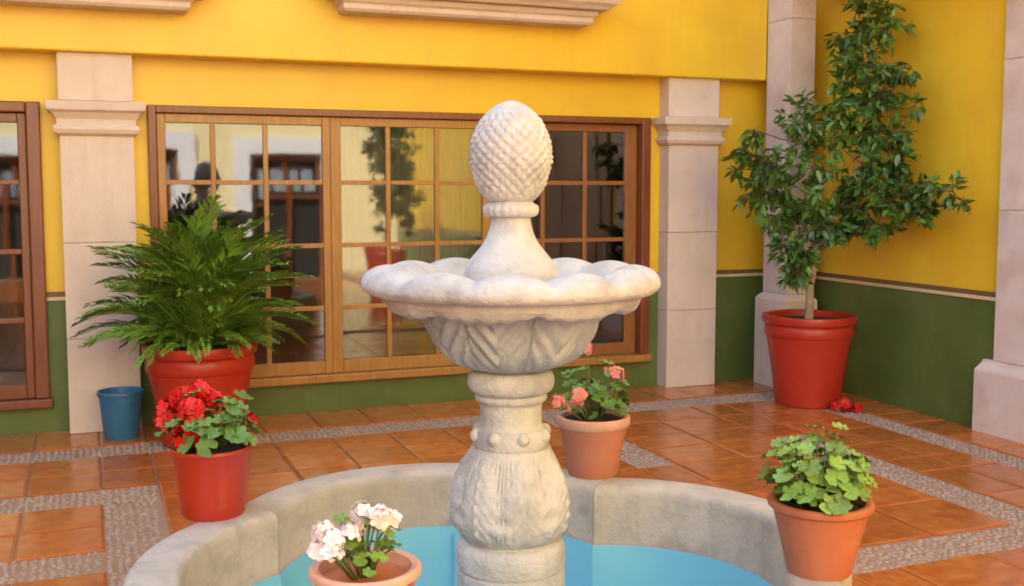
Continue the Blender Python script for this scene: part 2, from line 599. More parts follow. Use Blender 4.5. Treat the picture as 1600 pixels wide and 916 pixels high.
def pilaster(x0, x1, label):
    t = thing('stone_pilaster', label, 'pilaster', ((x0 + x1) / 2, 7.47, 0), group='stone pilasters of the back wall')
    mb = MB()
    y1 = YB + .02
    zz = [0, .62, 1.24, 1.925]
    for k in range(3):
        b = MB().stack(x0, x1, 7.47, y1, [(zz[k] + .002, -.0025), (zz[k] + .006, 0), (zz[k + 1] - .005, 0), (zz[k + 1] - .001, -.0025)])
        wpart(b, 'shaft_block', M['stone'], t)
    wpart(mb.stack(x0, x1, 7.47, y1, CAPITAL), 'capital', M['stone'], t, .004)
    wpart(MB().stack(x0 - .005, x1 + .005, 7.47, y1, [(2.147, 0), (2.45, 0)]), 'impost_block', M['stone'], t, .005)
    return t


pilaster(-.135, .305, 'pink stone pilaster behind the big fern and the blue bucket')
pilaster(4.262, 4.708, 'pink stone pilaster at the right end of the wooden window')

t = thing('corner_pier', 'square stone pier in the corner beside the tall potted tree', 'pier', (5.23, 7.26, 0))
wpart(MB().stack(5.12, 5.34, 7.10, YF - .003, [(-.01, .045), (.70, .045), (.715, .035), (.745, .006), (.75, 0)]), 'base', M['stone'], t, .004)
for z0, z1 in ((.75, 1.75), (1.75, 2.9), (2.9, 4.2), (4.2, TOP)):
    wpart(MB().stack(5.12, 5.34, 7.10, YF - .003, [(z0 + .002, -.003), (z0 + .006, 0), (z1 - .005, 0), (z1 - .001, -.003)]), 'shaft_block', M['stone_pale'], t)

t = thing('stone_pillar', 'mottled stone pillar on a stepped base at right edge of courtyard', 'pillar', (5.5, 4.9, 0))
wpart(MB().stack(5.44, XW + .01, 4.55, 5.40, [(-.01, .035), (.40, .035), (.415, .03), (.455, .005), (.475, 0)]), 'base', M['stone_pale'], t, .004)
for z0, z1 in ((.475, 1.45), (1.45, 2.4), (2.4, 4), (4, TOP)):
    wpart(MB().stack(5.442, XW + .01, 4.6, 5.31, [(z0 + .002, -.003), (z0 + .006, 0), (z1 - .005, 0), (z1 - .001, -.003)]), 'shaft_block', M['stone_pale'], t)


# ------------------------------------------------------------------ balconies overhead
def balcony(x0, x1, z, label):
    t = thing('stone_balcony', label, 'balcony', ((x0 + x1) / 2, YF, z), group='stone balconies above the windows')
    y0 = YF - .34
    wpart(MB().stack(x0 + .14, x1 - .14, y0 + .14, YF + .05, [(z, -.02), (z + .02, 0), (z + .05, .0), (z + .065, .02), (z + .085, .03), (z + .098, .03)]), 'lower_moulding', M['stone'], t, .004)
    wpart(MB().stack(x0, x1, y0, YF + .05, [(z + .10, -.05), (z + .12, -.03), (z + .14, .0), (z + .16, .012), (z + .17, .012), (z + .175, .03), (z + .27, .03)]), 'slab', M['stone'], t, .004)
    return t


balcony(1.50, 3.62, 2.77, 'stone balcony slab overhead above the middle of the big window')
balcony(-1.6, .80, 2.71, 'stone balcony slab overhead in upper left above the window at left edge')


# ------------------------------------------------------------------ wooden windows
def sash(win, x0, x1, z0, z1, y, cols, rows, mats, stile=.055, bottom=.09):
    """stiles and rails as one part; muntins and panes as its pieces"""
    a, b, c, d = x0 + stile, x1 - stile, z0 + bottom, z1 - .06
    f = MB().box(x0, a, y, y + .045, z0, z1).box(b, x1, y, y + .045, z0, z1)
    f.box(a, b, y + .001, y + .044, z0, c).box(a, b, y + .001, y + .044, d, z1)
    s = wpart(f, 'sash', mats, win, .005)
    bars_x = cols
    for x in bars_x:
        m = MB().box(x - .017, x + .017, y + .006, y + .038, c, d).build('muntin', mats, s, bevel=.004)
    for z in rows:
        xe = [a] + sum([[x - .017, x + .017] for x in bars_x], []) + [b]
        m = MB()
        for k in range(0, len(xe), 2): m.box(xe[k], xe[k + 1], y + .007, y + .037, z - .016, z + .016)
        m.build('glazing_bar', mats, s, bevel=.004)
    X = [a] + list(bars_x) + [b]
    Z = [c] + sorted(rows) + [d]
    for i in range(len(X) - 1):
        for j in range(len(Z) - 1):
            o = MB().box(-(X[i + 1] - X[i]) / 2 + .002, (X[i + 1] - X[i]) / 2 - .002, -.002, .002, -(Z[j + 1] - Z[j]) / 2 + .002, (Z[j + 1] - Z[j]) / 2 - .002) \
                .build('pane', M['glass'], s, loc=((X[i] + X[i + 1]) / 2, y + .022, (Z[j] + Z[j + 1]) / 2))
            o.rotation_euler = (rnd.gauss(0, .004), 0, rnd.gauss(0, .004))
    return s


ROWS = (1.63, 1.185, .74)
win = thing('wooden_window', 'wide wooden multi-pane window behind the fountain between two stone pilasters', 'window', (2.28, 7.58, .21), kind='thing')
x0, x1, z0, z1 = WIN
f = MB().box(x0, x0 + .055, 7.57, 7.72, z0 + .06, z1).box(x1 - .075, x1, 7.57, 7.78, z0 + .06, z1).box(x0 + .055, x1 - .075, 7.572, 7.76, z1 - .05, z1)
wpart(f, 'frame', M['wood_red'], win, .006)
wpart(MB().box(x0 - .02, x1 + .02, 7.55, 7.78, z0, z0 + .058), 'sill', M['wood'], win, .008)
sash(win, .457, 1.618, z0 + .06, z1 - .052, 7.60, (.818, 1.170), ROWS, M['wood'])
sash(win, 1.620, 2.836, z0 + .06, z1 - .052, 7.605, (2.040, 2.408), ROWS, M['wood'], .075)
sash(win, 2.838, 4.083, z0 + .06, z1 - .052, 7.66, (3.275, 3.632), ROWS, M['wood_mid'], .1)

lw = thing('wooden_window', 'wooden multi-pane window at left edge of the photo beside the pilaster', 'window', (-.9, 7.58, .17), kind='thing')
x0, x1, z0, z1 = LWIN
wpart(MB().box(x0, x0 + .09, 7.555, 7.72, z0 + .06, z1).box(x1 - .085, x1, 7.555, 7.72, z0 + .06, z1).box(x0 + .09, x1 - .085, 7.557, 7.72, z1 - .07, z1), 'frame', M['wood_red'], lw, .01)
wpart(MB().box(x0 - .02, x1 + .02, 7.54, 7.78, z0, z0 + .058), 'sill', M['wood_red'], lw, .008)
sash(lw, x0 + .092, x1 - .087, z0 + .06, z1 - .072, 7.60, (-1.10, -.73), ROWS, M['wood_red'], .05)

# rooms behind the windows
room = MB()
room.box(-7, 5.8, 10.4, 10.5, 0, 2.6).box(-7, 5.8, 7.9, 10.4, 2.46, 2.6).box(-7, 5.8, 7.9, 10.4, -.1, -.002)
room.box(5.7, 5.8, 7.9, 10.4, -.002, 2.46).box(-7, -6.9, 7.9, 10.4, -.002, 2.46).box(.1, .2, 7.9, 10.4, -.002, 2.46)
tag(room.build('room_shell', M['room']), kind='structure')


def curtain(x0, x1, y, z0, z1, label):
    v, f = [], []
    n = 90
    for i in range(n + 1):
        x = x0 + (x1 - x0) * i / n
        for z in (z0, z1):
            for s in (0, .004): v.append((x, y + .025 * math.sin(i * .55) + .012 * math.sin(i * 1.3) + s, z))
    for i in range(n):
        a = i * 4
        f += [(a, a + 4, a + 6, a + 2), (a + 1, a + 3, a + 7, a + 5), (a, a + 1, a + 5, a + 4), (a + 2, a + 6, a + 7, a + 3)]
    o = MB().add(v, f).build('curtain', M['curtain'], smooth=True)
    return tag(o, label, 'curtain')


curtain(1.75, 3.0, 7.93, .55, 2.3, 'plain tan curtain behind the middle sash of the wide window')
o = MB().box(1.5, 3.3, 8.12, 8.5, -.002, .52).box(1.45, 3.35, 8.08, 8.54, .52, .56).build('wooden_bench', M['wood_red'], bevel=.01)
tag(o, 'low red-brown wooden bench seen through the middle sash below the curtain', 'bench')

# ------------------------------------------------------------------ opposite and left wings of the courtyard (seen in the glass)
op = thing('opposite_building', 'sunlit yellow wing with white window surrounds, reflected in the window panes', 'building', (0, -4.6, 0))
OPW = [(-1.55, -.6), (.45, 1.58), (2.75, 4.05), (-4.5, -3.2)]
wl, wh, dk = MB(), MB(), MB()
e = [-7]
for a, b in sorted(OPW): e += [a, b]
e.append(5.9)
for k in range(0, len(e), 2): wl.box(e[k], e[k + 1], -5, -4.6, 0, 2.25)
wl.box(-7, 5.9, -5, -4.6, 2.25, TOP)
wpart(wl, 'wall', M['yellow_pale'], op)
for a, b in OPW:
    wpart(MB().box(a - .29, a, -4.6, -4.52, 0, 2.25).box(b, b + .29, -4.6, -4.52, 0, 2.25).box(a - .29, b + .29, -4.6, -4.52, 2.25, 2.55), 'surround', M['white'], op)
    wf = wpart(MB().box(a, a + .08, -4.8, -4.72, 0, 2.25).box(b - .08, b, -4.8, -4.72, 0, 2.25).box((a + b) / 2 - .04, (a + b) / 2 + .04, -4.8, -4.72, 0, 2.25)
               .box(a + .08, b - .08, -4.79, -4.73, 2.12, 2.25).box(a + .08, b - .08, -4.79, -4.73, 1.3, 1.36), 'window_frame', M['wood_red'], op)
    wpart(MB().box(a, b, -4.95, -4.9, 0, 2.25), 'window_back', M['dark'], op)
    for k in range(4):
        u0 = a + .1 + (b - a - .2) * k / 4
        wpart(MB().box(u0 + .03, u0 + (b - a - .2) / 4 - .03, -4.86, -4.85, 1.42, 2.02), 'window_shade', M['shade'], op)
lf = thing('left_building', 'yellow wing closing the left side of the courtyard out of view', 'building', (-6.6, 1, 0))
wpart(MB().box(-7, -6.6, -4.6, YF, 0, 6.0), 'wall', M['room'], lf)

# ------------------------------------------------------------------ fountain basin
bas = thing('fountain_basin', 'low quatrefoil stone basin painted blue inside around the fountain', 'basin', (BC[0], BC[1], 0))


def ring(prof, ts, close):
    """prof = [(inset from the outer outline, z)] swept along the quatrefoil"""
    v, f = [], []
    m = len(prof)
    for t in ts:
        for dr, z in prof:
            r = outline_r(t, dr)
            v.append((BC[0] + r * math.cos(t), BC[1] + r * math.sin(t), z))
    n = len(ts)
    for i in range(n if close else n - 1):
        for j in range(m - 1):
            a, b = i * m + j, ((i + 1) % n) * m + j
            f.append((a, b, b + 1, a + 1))
    if not close:
        f += [tuple(range(m)), tuple(range((n - 1) * m, n * m))]
    return MB().add(v, f)


# joints at the inner cusps
NS = 1440
rs = [outline_r(2 * PI * i / NS, RIM_W) for i in range(NS)]
cusp = [2 * PI * i / NS for i in range(NS) if rs[i] <= rs[i - 1] and rs[i] < rs[(i + 1) % NS]]
cusp = [c for c in cusp if min(abs(rs[int(round(c / 2 / PI * NS)) % NS] - rs[(int(round(c / 2 / PI * NS)) + s) % NS]) for s in (-6, 6)) > .008] or cusp
PROF = [(0, -.2), (0, .40), (.003, .428), (.014, .443), (.03, .45), (RIM_W - .028, .45), (RIM_W - .012, .444), (RIM_W - .003, .43), (RIM_W, .41), (RIM_W, -.2)]
cusp.sort()
for k in range(len(cusp)):
    a, b = cusp[k], cusp[(k + 1) % len(cusp)]
    if b <= a: b += 2 * PI
    n = max(8, int((b - a) / (2 * PI) * 260))
    ts = [a + .0015 + (b - a - .003) * i / n for i in range(n + 1)]
    o = wpart(ring(PROF, ts, False), 'wall_lobe', M['basin'], bas)
    auto_smooth(o, 50)
LIN = [(RIM_W + .001, .220), (RIM_W + .005, .225), (RIM_W + .007, .215), (RIM_W + .007, -.14), (RIM_W + .001, -.14)]
ts = sorted([2 * PI * i / 360 for i in range(360)] + cusp)
o = auto_smooth(wpart(ring(LIN, ts, True), 'blue_lining', M['blue'], bas), 50)
pts = outline(RIM_W - .02, 240)
n = len(pts)
v = [(x, y, -.16) for x, y in pts] + [(x, y, -.12) for x, y in pts]
f = [tuple(range(n, 2 * n)), tuple(reversed(range(n)))] + [(i, (i + 1) % n, n + (i + 1) % n, n + i) for i in range(n)]
wpart(MB().add(v, f), 'basin_floor', M['blue'], bas)
a = math.atan2(4.06 - BC[1], 1.36 - BC[0])
r = outline_r(a, RIM_W + .007)
pp = Vector((BC[0] + math.cos(a) * (r - .014), BC[1] + math.sin(a) * (r - .014), 0))
wpart(MB().tube([pp + Vector((0, 0, -.13)), pp + Vector((0, 0, .19)), pp + Vector((0, 0, .20))], [.014, .014, .012], 10), 'water_pipe', M['blue'], bas)
wpart(MB().tube([pp + Vector((0, .02, .262)), pp + Vector((-.004, -.006, .262)), pp + Vector((-.006, -.012, .262))], [.017, .017, .013], 10), 'pipe_end', M['dark'], bas)
n = len(pts)
pts = outline(RIM_W + .006, 200)
n = len(pts)
v = [(x, y, -.112) for x, y in pts] + [(x, y, -.03) for x, y in pts]
o = MB().add([(x, y, -.03) for x, y in pts], [tuple(range(n))]).build('water', M['water'])
o['kind'] = 'structure'

# ------------------------------------------------------------------ fountain
FX, FY = 1.237, 3.15
fo = thing('fountain', 'pale carved stone fountain with scalloped bowl and pine cone finial', 'fountain', (FX, FY, -.12))
dz = .12


def fpart(name, prof, n=144, fn=None, smooth=55, mat='fountain'):
    o = MB().lathe([(r, z + dz) for r, z in prof], n, (lambda t, s, r, z: fn(t, s, r, z)) if fn else None).build(name, M[mat], fo)
    return auto_smooth(o, smooth)


fpart('base_drum', spline([(.19, -.12), (.185, .0), (.176, .2), (.173, .36), (.173, .385)], 4) + [(.165, .388), (.165, .396), (.173, .399), (.176, .42), (.174, .455), (.166, .475), (.15, .484)], 96)


def vase_fn(t, s, r, z):
    """acanthus leaves: three standing leaves in front view, each with a rib and lobed edges"""
    h = (z - dz - .49) / .29
    if not 0 < h < 1: return r, z
    u = ((t * 7 / (2 * PI) + .35) % 1) - .5
    wd = .47 * math.sin(PI * min(1, .22 + h * .76)) ** .7 * (1 + .12 * math.sin(34 * h))
    q = abs(u) / max(wd, .01)
    e = min(1, h * 8) * min(1, (1 - h) * 6)
    d = .0
    if q < 1:
        d = .012 * (1 - q ** 3) + .006 * max(0, 1 - abs(u) * 16) + .0028 * math.sin(46 * (h + abs(u) * .8)) * (1 - q)
    else:
        d = .004 * math.sin(60 * u)
    tip = max(0, 1 - ((h - .17) / .13) ** 2) * max(0, 1 - (abs(((t * 7 / (2 * PI) + .85) % 1) - .5) / .2) ** 2)
    return r + e * (d - .006 + .016 * tip), z


fpart('vase', [(.150, .484)] + spline([(.150, .490), (.166, .508), (.180, .545), (.186, .590), (.183, .635), (.168, .690), (.148, .735), (.130, .770), (.124, .782)], 7), 192, vase_fn)
fpart('bead_ring', [(.118, .782), (.120, .785), (.122, .80), (.120, .835), (.114, .842)], 64)
for k in range(8):
    a = 2 * PI * k / 8 + math.radians(-90 - 21.5 + 19)
    sb = MB().lathe([(.001, -.022), (.012, -.019), (.020, -.010), (.023, 0), (.020, .010), (.012, .019), (.001, .022)], 12)
    sb.build('bead', M['fountain'], fo, smooth=True, loc=(math.cos(a) * .113, math.sin(a) * .113, .822 + dz))
fpart('neck', spline([(.106, .842), (.099, .855), (.097, .88), (.099, .915), (.104, .925)], 4) + [(.108, .927), (.114, .935), (.114, .945), (.110, .950)]
      + spline([(.112, .953), (.128, .962), (.137, .982), (.136, 1.005), (.126, 1.022), (.112, 1.028)], 4), 96)


def body_fn(t, s, r, z):
    zz = z - dz
    if zz > 1.234: return r, z
    k = 8
    u = (t * k / (2 * PI) + .18) % 1
    edge = abs(u - .5) * 2
    rib = math.cos(edge * PI / 2) ** 2
    ch = math.sin(60 * (zz * 1.6 + (.5 - abs(u - .5)) * .42))
    e = min(1, (zz - 1.03) / .03) * min(1, (1.236 - zz) / .02)
    e = max(0, e)
    return r + e * (.018 * (rib - .5) + .0065 * ch * (1 if edge < .9 else 0) - (.010 if edge > .93 else 0)), z


fpart('bowl_body', [(.112, 1.028)] + spline([(.120, 1.032), (.155, 1.042), (.197, 1.066), (.229, 1.100), (.253, 1.145), (.273, 1.19), (.292, 1.230), (.30, 1.236)], 9) + [(.33, 1.240)], 288, body_fn, mat='shade_tinted')


def frill_fn(t, s, r, z):
    b = abs(math.sin(4 * t + .75)) ** .5
    b2 = abs(math.sin(20 * t))
    hang = max(0, 1 - abs(s - .38) * 2.6)
    return r - .020 * (1 - b) * (1 if s < .8 else .3) + .004 * b2 * hang, z - hang * (.030 * b - .012 + .006 * b2)


fpart('leaf_frill', spline([(.290, 1.236), (.325, 1.238), (.360, 1.234), (.388, 1.234), (.403, 1.244), (.408, 1.262)], 5) + [(.40, 1.279)], 240, frill_fn)


def lip_fn(t, s, r, z):
    b = abs(math.cos(6 * t + math.radians(21.5 * 6))) ** .75
    zz = z - dz
    up = max(0, zz - 1.285)
    k = min(1, max(0, (r - .27) / .08))
    return r * (1 - .022 * (1 - b) * k), (zz - up * .36 * (1 - b) * k) + dz


fpart('bowl_lip', [(.375, 1.276), (.424, 1.271)] + spline([(.436, 1.272), (.456, 1.278), (.468, 1.293), (.467, 1.312), (.454, 1.334), (.424, 1.350), (.385, 1.357), (.350, 1.350), (.315, 1.328), (.275, 1.306), (.20, 1.295), (.06, 1.292)], 5), 288, lip_fn)
fpart('flared_stem', spline([(.150, 1.29), (.146, 1.335), (.136, 1.362), (.116, 1.388), (.094, 1.415), (.076, 1.445), (.066, 1.475), (.061, 1.505)], 5), 96)
fpart('collar', spline([(.060, 1.505), (.078, 1.510), (.085, 1.524), (.083, 1.540), (.072, 1.548), (.066, 1.556)], 5), 96,
      lambda t, s, r, z: (r + .003 * math.cos(20 * t) * math.sin(PI * s), z))


def cone_fn(t, s, r, z):
    zz = (z - dz - 1.556) / .31
    a, b = 10 * t + 29 * zz + .25 * math.sin(3 * t), 10 * t - 29 * zz + .3 * math.sin(7 * zz)
    d = abs(math.cos(a / 1)) * abs(math.cos(b / 1))
    d = d ** .7 + .25 * math.sin(5 * t + 9 * zz) * math.sin(17 * t - 40 * zz)
    return r + r / .13 * .010 * (d - .5) * min(1, (1 - zz) * 6) * min(1, zz * 8), z


fpart('pine_cone', spline([(.070, 1.556), (.090, 1.575), (.108, 1.610), (.121, 1.655), (.1265, 1.692), (.122, 1.738), (.108, 1.78), (.084, 1.818), (.052, 1.848), (.022, 1.862), (.002, 1.866)], 9), 288, cone_fn, 70)


# ------------------------------------------------------------------ pots
def pot_shape(r0, r1, h, rim, lip=.012, ring2=False):
    """outer profile up, lip, then inside down to the soil"""
    p = [(r0 * .96, 0), (r0, .006), (r0 + (r1 - r0) * .3, h * .3), (r1 - .0, h - rim)]
    if ring2:
        p += [(r1 + lip * .7, h - rim + .004), (r1 + lip, h - rim + .02), (r1 + lip, h - rim * .58), (r1 + lip * .55, h - rim * .50),
              (r1 + lip * .7, h - rim * .44), (r1 + lip * 1.9, h - rim * .36), (r1 + lip * 2.3, h - rim * .15), (r1 + lip * 2.0, h - .004), (r1 + lip * 1.2, h)]
    else:
        p += [(r1 + lip * .5, h - rim + .003), (r1 + lip, h - rim * .7), (r1 + lip * 1.1, h - rim * .3), (r1 + lip * .8, h - .003), (r1 + lip * .3, h)]
    p += [(r1 - .010, h - .004), (r1 - .016, h - rim), (r1 - .022, h - rim - .03)]
    return p


def pot(parent, r0, r1, h, rim, mat, lip=.012, ring2=False, soil=.035, rim_mat=None):
    prof = pot_shape(r0, r1, h, rim, lip, ring2)
    if rim_mat:
        k = 4
        o = auto_smooth(MB().lathe(prof[:k] + [(r1 - .02, h - rim + .001)], 64).build('pot', mat, parent), 40)
        auto_smooth(MB().lathe(prof[k - 1:], 64).build('pot_rim', rim_mat, parent), 40)
    else:
        o = MB().lathe(prof, 64)
        o.f.pop()
        o = auto_smooth(o.build('pot', mat, parent), 40)
    rs_ = r1 - .015
    s = MB()
    s.lathe([(rs_ * .9, h - soil - .06), (rs_, h - soil), (rs_ * .8, h - soil + .006), (rs_ * .4, h - soil + .012), (.002, h - soil + .014)], 32,
            lambda t, q, r, z: (r, z + .006 * math.sin(5 * t + r * 60) * (1 if q > .3 else 0)))
    s.build('soil', M['soil'], parent, smooth=True)
    return o


# ------------------------------------------------------------------ geraniums
def leaf_mesh(mat, seed):
    r = random.Random(seed)
    v, f = [(0, 0, 0)], []
    n = 21
    for k in range(n):
        t = 2 * PI * k / n + .15
        gap = .35 if k in (0, n - 1) else 1
        lob = 1 + .10 * math.cos(7 * t)
        rr = .5 * lob * gap * r.uniform(.93, 1.05)
        v.append((rr * .55 * math.cos(t), rr * .55 * math.sin(t), .07 + .02 * math.cos(7 * t)))
    for k in range(n):
        t = 2 * PI * k / n + .15
        gap = .42 if k in (0, n - 1) else 1
        lob = 1 + .13 * math.cos(7 * t)
        rr = .5 * lob * gap * r.uniform(.93, 1.05)
        v.append((rr * math.cos(t), rr * math.sin(t), .10 + .06 * math.cos(7 * t) + r.uniform(-.03, .03)))
    for k in range(n - 1):
        f += [(0, 1 + k, 2 + k), (1 + k, 1 + n + k, 2 + n + k, 2 + k)]
    return MB().add(v, f).mesh('leaf', mat, True)


LEAVES = {k: [leaf_mesh(M[k], s) for s in range(4)] for k in ('leaf_ger', 'leaf_lime')}


def floret_cluster(mat, n, R, pet, seed):
    r = random.Random(seed)
    mb = MB()
    for i in range(n):
        d = Vector((r.gauss(0, 1), r.gauss(0, 1), r.gauss(.5, .8))).normalized()
        c = d * R * r.uniform(.65, 1)
        a = d.orthogonal().normalized()
        b = d.cross(a)
        t0 = r.uniform(0, 6)
        for k in range(5):
            t = t0 + k * 2 * PI / 5
            e = a * math.cos(t) + b * math.sin(t)
            s = d.cross(e)
            L = pet * r.uniform(.85, 1.15)
            mb.add([c, c + e * L * .6 + s * L * .42 + d * L * .15, c + e * L + s * L * .16 + d * L * .12, c + e * L - s * L * .16 + d * L * .12, c + e * L * .6 - s * L * .42 + d * L * .15],
                   [(0, 1, 2, 3, 4)])
    return mb.mesh('flower_head', mat, True)


def geranium(root, h, n, R, tall, kind, heads, size=(.05, .075), seed=1, tilt=(0, 0), mat_fl=None, pet=.017, hr=.036, nfl=14):
    """leaves on petioles from a few short stems, flower heads on stalks; heads = [(x, y, z)] in the pot's frame"""
    r = random.Random(seed)
    st = MB()
    base = Vector((0, 0, h - .03))
    for i in range(n):
        a = i * 2.39996 + r.uniform(-.3, .3)
        q = math.sqrt((i + .5) / n)
        el = (1 - q) * 1.2 + r.uniform(-.1, .25)
        d = Vector((math.cos(a) * math.cos(el) * R, math.sin(a) * math.cos(el) * R, math.sin(el) * tall + .02))
        d = d * r.uniform(.62, 1.06) + Vector((tilt[0], tilt[1], 0)) * d.length
        p = base + d + Vector((0, 0, .03))
        mid = base + d * .5 + Vector((0, 0, .03 + .1 * d.length))
        s0 = base + Vector((d.x * .12, d.y * .12, 0))
        st.tube([s0, mid, p], [.0035, .0025, .002], 4)
        o = put('leaf', r.choice(LEAVES[kind]), root, loc=p)
        s = r.uniform(*size)
        o.scale = (s, s, s)
        nrm = (d.normalized() * .75 + Vector((0, 0, .75)) + Vector((r.gauss(0, .3), r.gauss(0, .3), r.gauss(0, .15)))).normalized()
        o.rotation_euler = nrm.to_track_quat('Z', 'Y').to_euler()
        o.rotation_euler.rotate_axis('Z', r.uniform(0, 6.28))
    for k, p in enumerate(heads):
        p = Vector(p)
        b = base + Vector((p.x * .2, p.y * .2, 0))
        st.tube([b, (b + p) / 2 + Vector((p.x * .1, p.y * .1, .02)), p], [.004, .003, .0025], 5)
        me = floret_cluster(mat_fl, nfl, hr * r.uniform(.85, 1.1), pet, seed * 31 + k)
        put('flower_head', me, root, loc=p)
    st.build('stems', M['stem'], root, smooth=True)


def local(root, u, v, depth):
    return sight(u, v, depth) - root.location


# red geranium on the back left of the rim
g1 = thing('potted_geranium', 'red geranium in a bright red pot on the basin rim at left', 'potted plant', (.39, 3.87, .45))
pot(g1, .108, .134, .245, .02, M['red_pot_small'], .006, soil=.02)
geranium(g1, .245, 46, .155, .19, 'leaf_ger', [local(g1, u, v, d) for u, v, d in
         ((262, 640, 3.85), (285, 622, 3.9), (312, 612, 3.85), (332, 626, 3.9), (276, 668, 3.78), (302, 660, 3.75), (258, 660, 3.85), (300, 640, 3.75), (292, 684, 3.74), (368, 655, 3.95), (384, 660, 3.95), (322, 640, 3.95))],
         size=(.055, .085), seed=3, mat_fl=M['petal_red'], pet=.026, hr=.04, nfl=16, tilt=(.05, -.1))

# pink geranium behind the fountain
g2 = thing('potted_geranium', 'salmon pink geranium in a dusty terracotta pot just right of the fountain vase', 'potted plant', (1.87, 3.86, .45))
pot(g2, .100, .136, .24, .045, M['terracotta_pink'], .012, soil=.02, rim_mat=M['rim_pink'])
geranium(g2, .24, 46, .14, .20, 'leaf_ger', [local(g2, u, v, d) for u, v, d in
         ((918, 545, 4.3), (965, 586, 4.25), (905, 618, 4.1), (872, 628, 4.1), (952, 580, 4.35), (900, 634, 4.1))],
         size=(.045, .07), seed=5, mat_fl=M['petal_pink'], pet=.02, hr=.026, nfl=10, tilt=(.08, 0))

# white geranium in front
g3 = thing('potted_geranium', 'white flowering geranium in an orange pot on the near rim, low in the picture', 'potted plant', (.612, 2.535, .45))
pot(g3, .092, .124, .228, .03, M['terracotta'], .013, soil=.05, rim_mat=M['rim_pink'])
geranium(g3, .215, 30, .075, .17, 'leaf_lime', [local(g3, u, v, d) for u, v, d in
         ((505, 832, 2.60), (520, 845, 2.56), (500, 862, 2.60), (552, 818, 2.62), (566, 804, 2.66), (595, 808, 2.62), (610, 815, 2.66), (518, 868, 2.55), (547, 836, 2.58))],
         size=(.03, .05), seed=8, mat_fl=M['petal_white'], pet=.022, hr=.024, nfl=9, tilt=(.0, 0))

# leafy geranium on the right
g4 = thing('potted_geranium', 'mostly leafy pale green geranium in an orange pot on the basin rim at right', 'potted plant', (2.02, 2.61, .45))
pot(g4, .096, .140, .222, .03, M['terracotta'], .014, soil=.025)
geranium(g4, .222, 125, .158, .20, 'leaf_lime', [],
         size=(.04, .07), seed=12, mat_fl=M['petal_red'], pet=.016, hr=.02, nfl=10, tilt=(-.06, 0))

# fallen blossoms
fb = thing('fallen_blossom', 'red blossoms lying on the tiles at the foot of the tall tree pot', 'blossom', (5.00, 6.22, 0))
for k, (x, y, z) in enumerate(((-.05, .03, .035), (.02, 0, .03), (.07, -.05, .028), (.03, .03, .06))):
    put('flower_head', floret_cluster(M['petal_red'], 12, .032, .028, 900 + k), fb, loc=(x, y, z))

# blue bucket
bk = thing('bucket', 'plain blue plastic bucket on the floor beside the big fern pot', 'bucket', (.175, 7.26, 0))
mb = MB().lathe([(.105, 0), (.108, .005), (.134, .285), (.143, .288), (.145, .30), (.142, .306), (.133, .306), (.130, .28), (.104, .02), (.001, .018)], 48)
auto_smooth(mb.build('body', M['bucket'], bk), 40)
mb = MB().tube([(.142 * math.cos(t), .142 * math.sin(t), .285 - .05 * math.sin(t) ** 2 * (1 if math.sin(t) < 0 else 1)) for t in [PI + PI * k / 16 for k in range(17)]], .003, 6)
mb.build('handle', M['bucket'], bk, smooth=True)


# ------------------------------------------------------------------ fern / palm in the big red pot
def frond_mesh(seed):
    """arching rachis of unit length along +X with narrow leaflets in two rows"""
    r = random.Random(seed)
    mb = MB()
    n = 26
    bend = r.uniform(.35, .85)
    P = []
    for i in range(n + 1):
        t = i / n
        P.append(Vector((t * (1 - .10 * t * bend), r.uniform(-.004, .004), .20 * math.sin(t * 2.4) - .30 * bend * t ** 2.5)))
    mb.tube(P[::5] + [P[-1]], [.010, .009, .008, .006, .004, .003, .001], 4)
    for i in range(2, n + 1):
        t = i / n
        L = .23 * (math.sin(PI * (t * .72 + .20)) ** .8)
        d = (P[i] - P[i - 1]).normalized()
        up = Vector((0, 1, 0)).cross(d) * -1
        for s in (-1, 1):
            e = (d * r.uniform(.85, 1.15) + Vector((0, s * r.uniform(.55, .85), 0)) + up * r.uniform(.0, .4)).normalized()
            wv = e.cross(up).normalized() * .016
            q = P[i] - d * r.uniform(0, .05)
            b, c = q + e * L * .45 + up * .012, q + e * L - Vector((0, 0, L * .15))
            mb.add([q, b + wv, c, b - wv, b + up * -.010], [(0, 1, 4), (1, 2, 4), (2, 3, 4), (3, 0, 4)])
    return mb.mesh('frond', M['fern'], True)


FR = [frond_mesh(s) for s in range(7)]
fe = thing('potted_fern', 'bushy feathery green palm fern in a big red pot before the left pilaster', 'potted plant', (.645, 6.97, 0))
pot(fe, .245, .315, .63, .17, M['red_pot'], .016, True, soil=.05)
r = random.Random(21)
NF = 230
for i in range(NF):
    a = i * 2.39996
    q = (i + .5) / NF
    el = math.radians(90 - 74 * q) + r.gauss(0, .10)          # upright in the middle, level at the edge
    L = r.uniform(.58, .80) * (1.30 - .50 * q)
    if math.sin(a) > .2: L *= .75                                    # shorter towards the wall
    if math.sin(a) < -.2 and q > .55: L *= .62                        # and over the front of the pot
    o = put('frond', r.choice(FR), fe, loc=(math.cos(a) * .13 * q, math.sin(a) * .13 * q, .60))
    o.scale = (L, L * .8, L)
    o.rotation_euler = (r.gauss(0, .3), -(el - .25), a + r.gauss(0, .15))

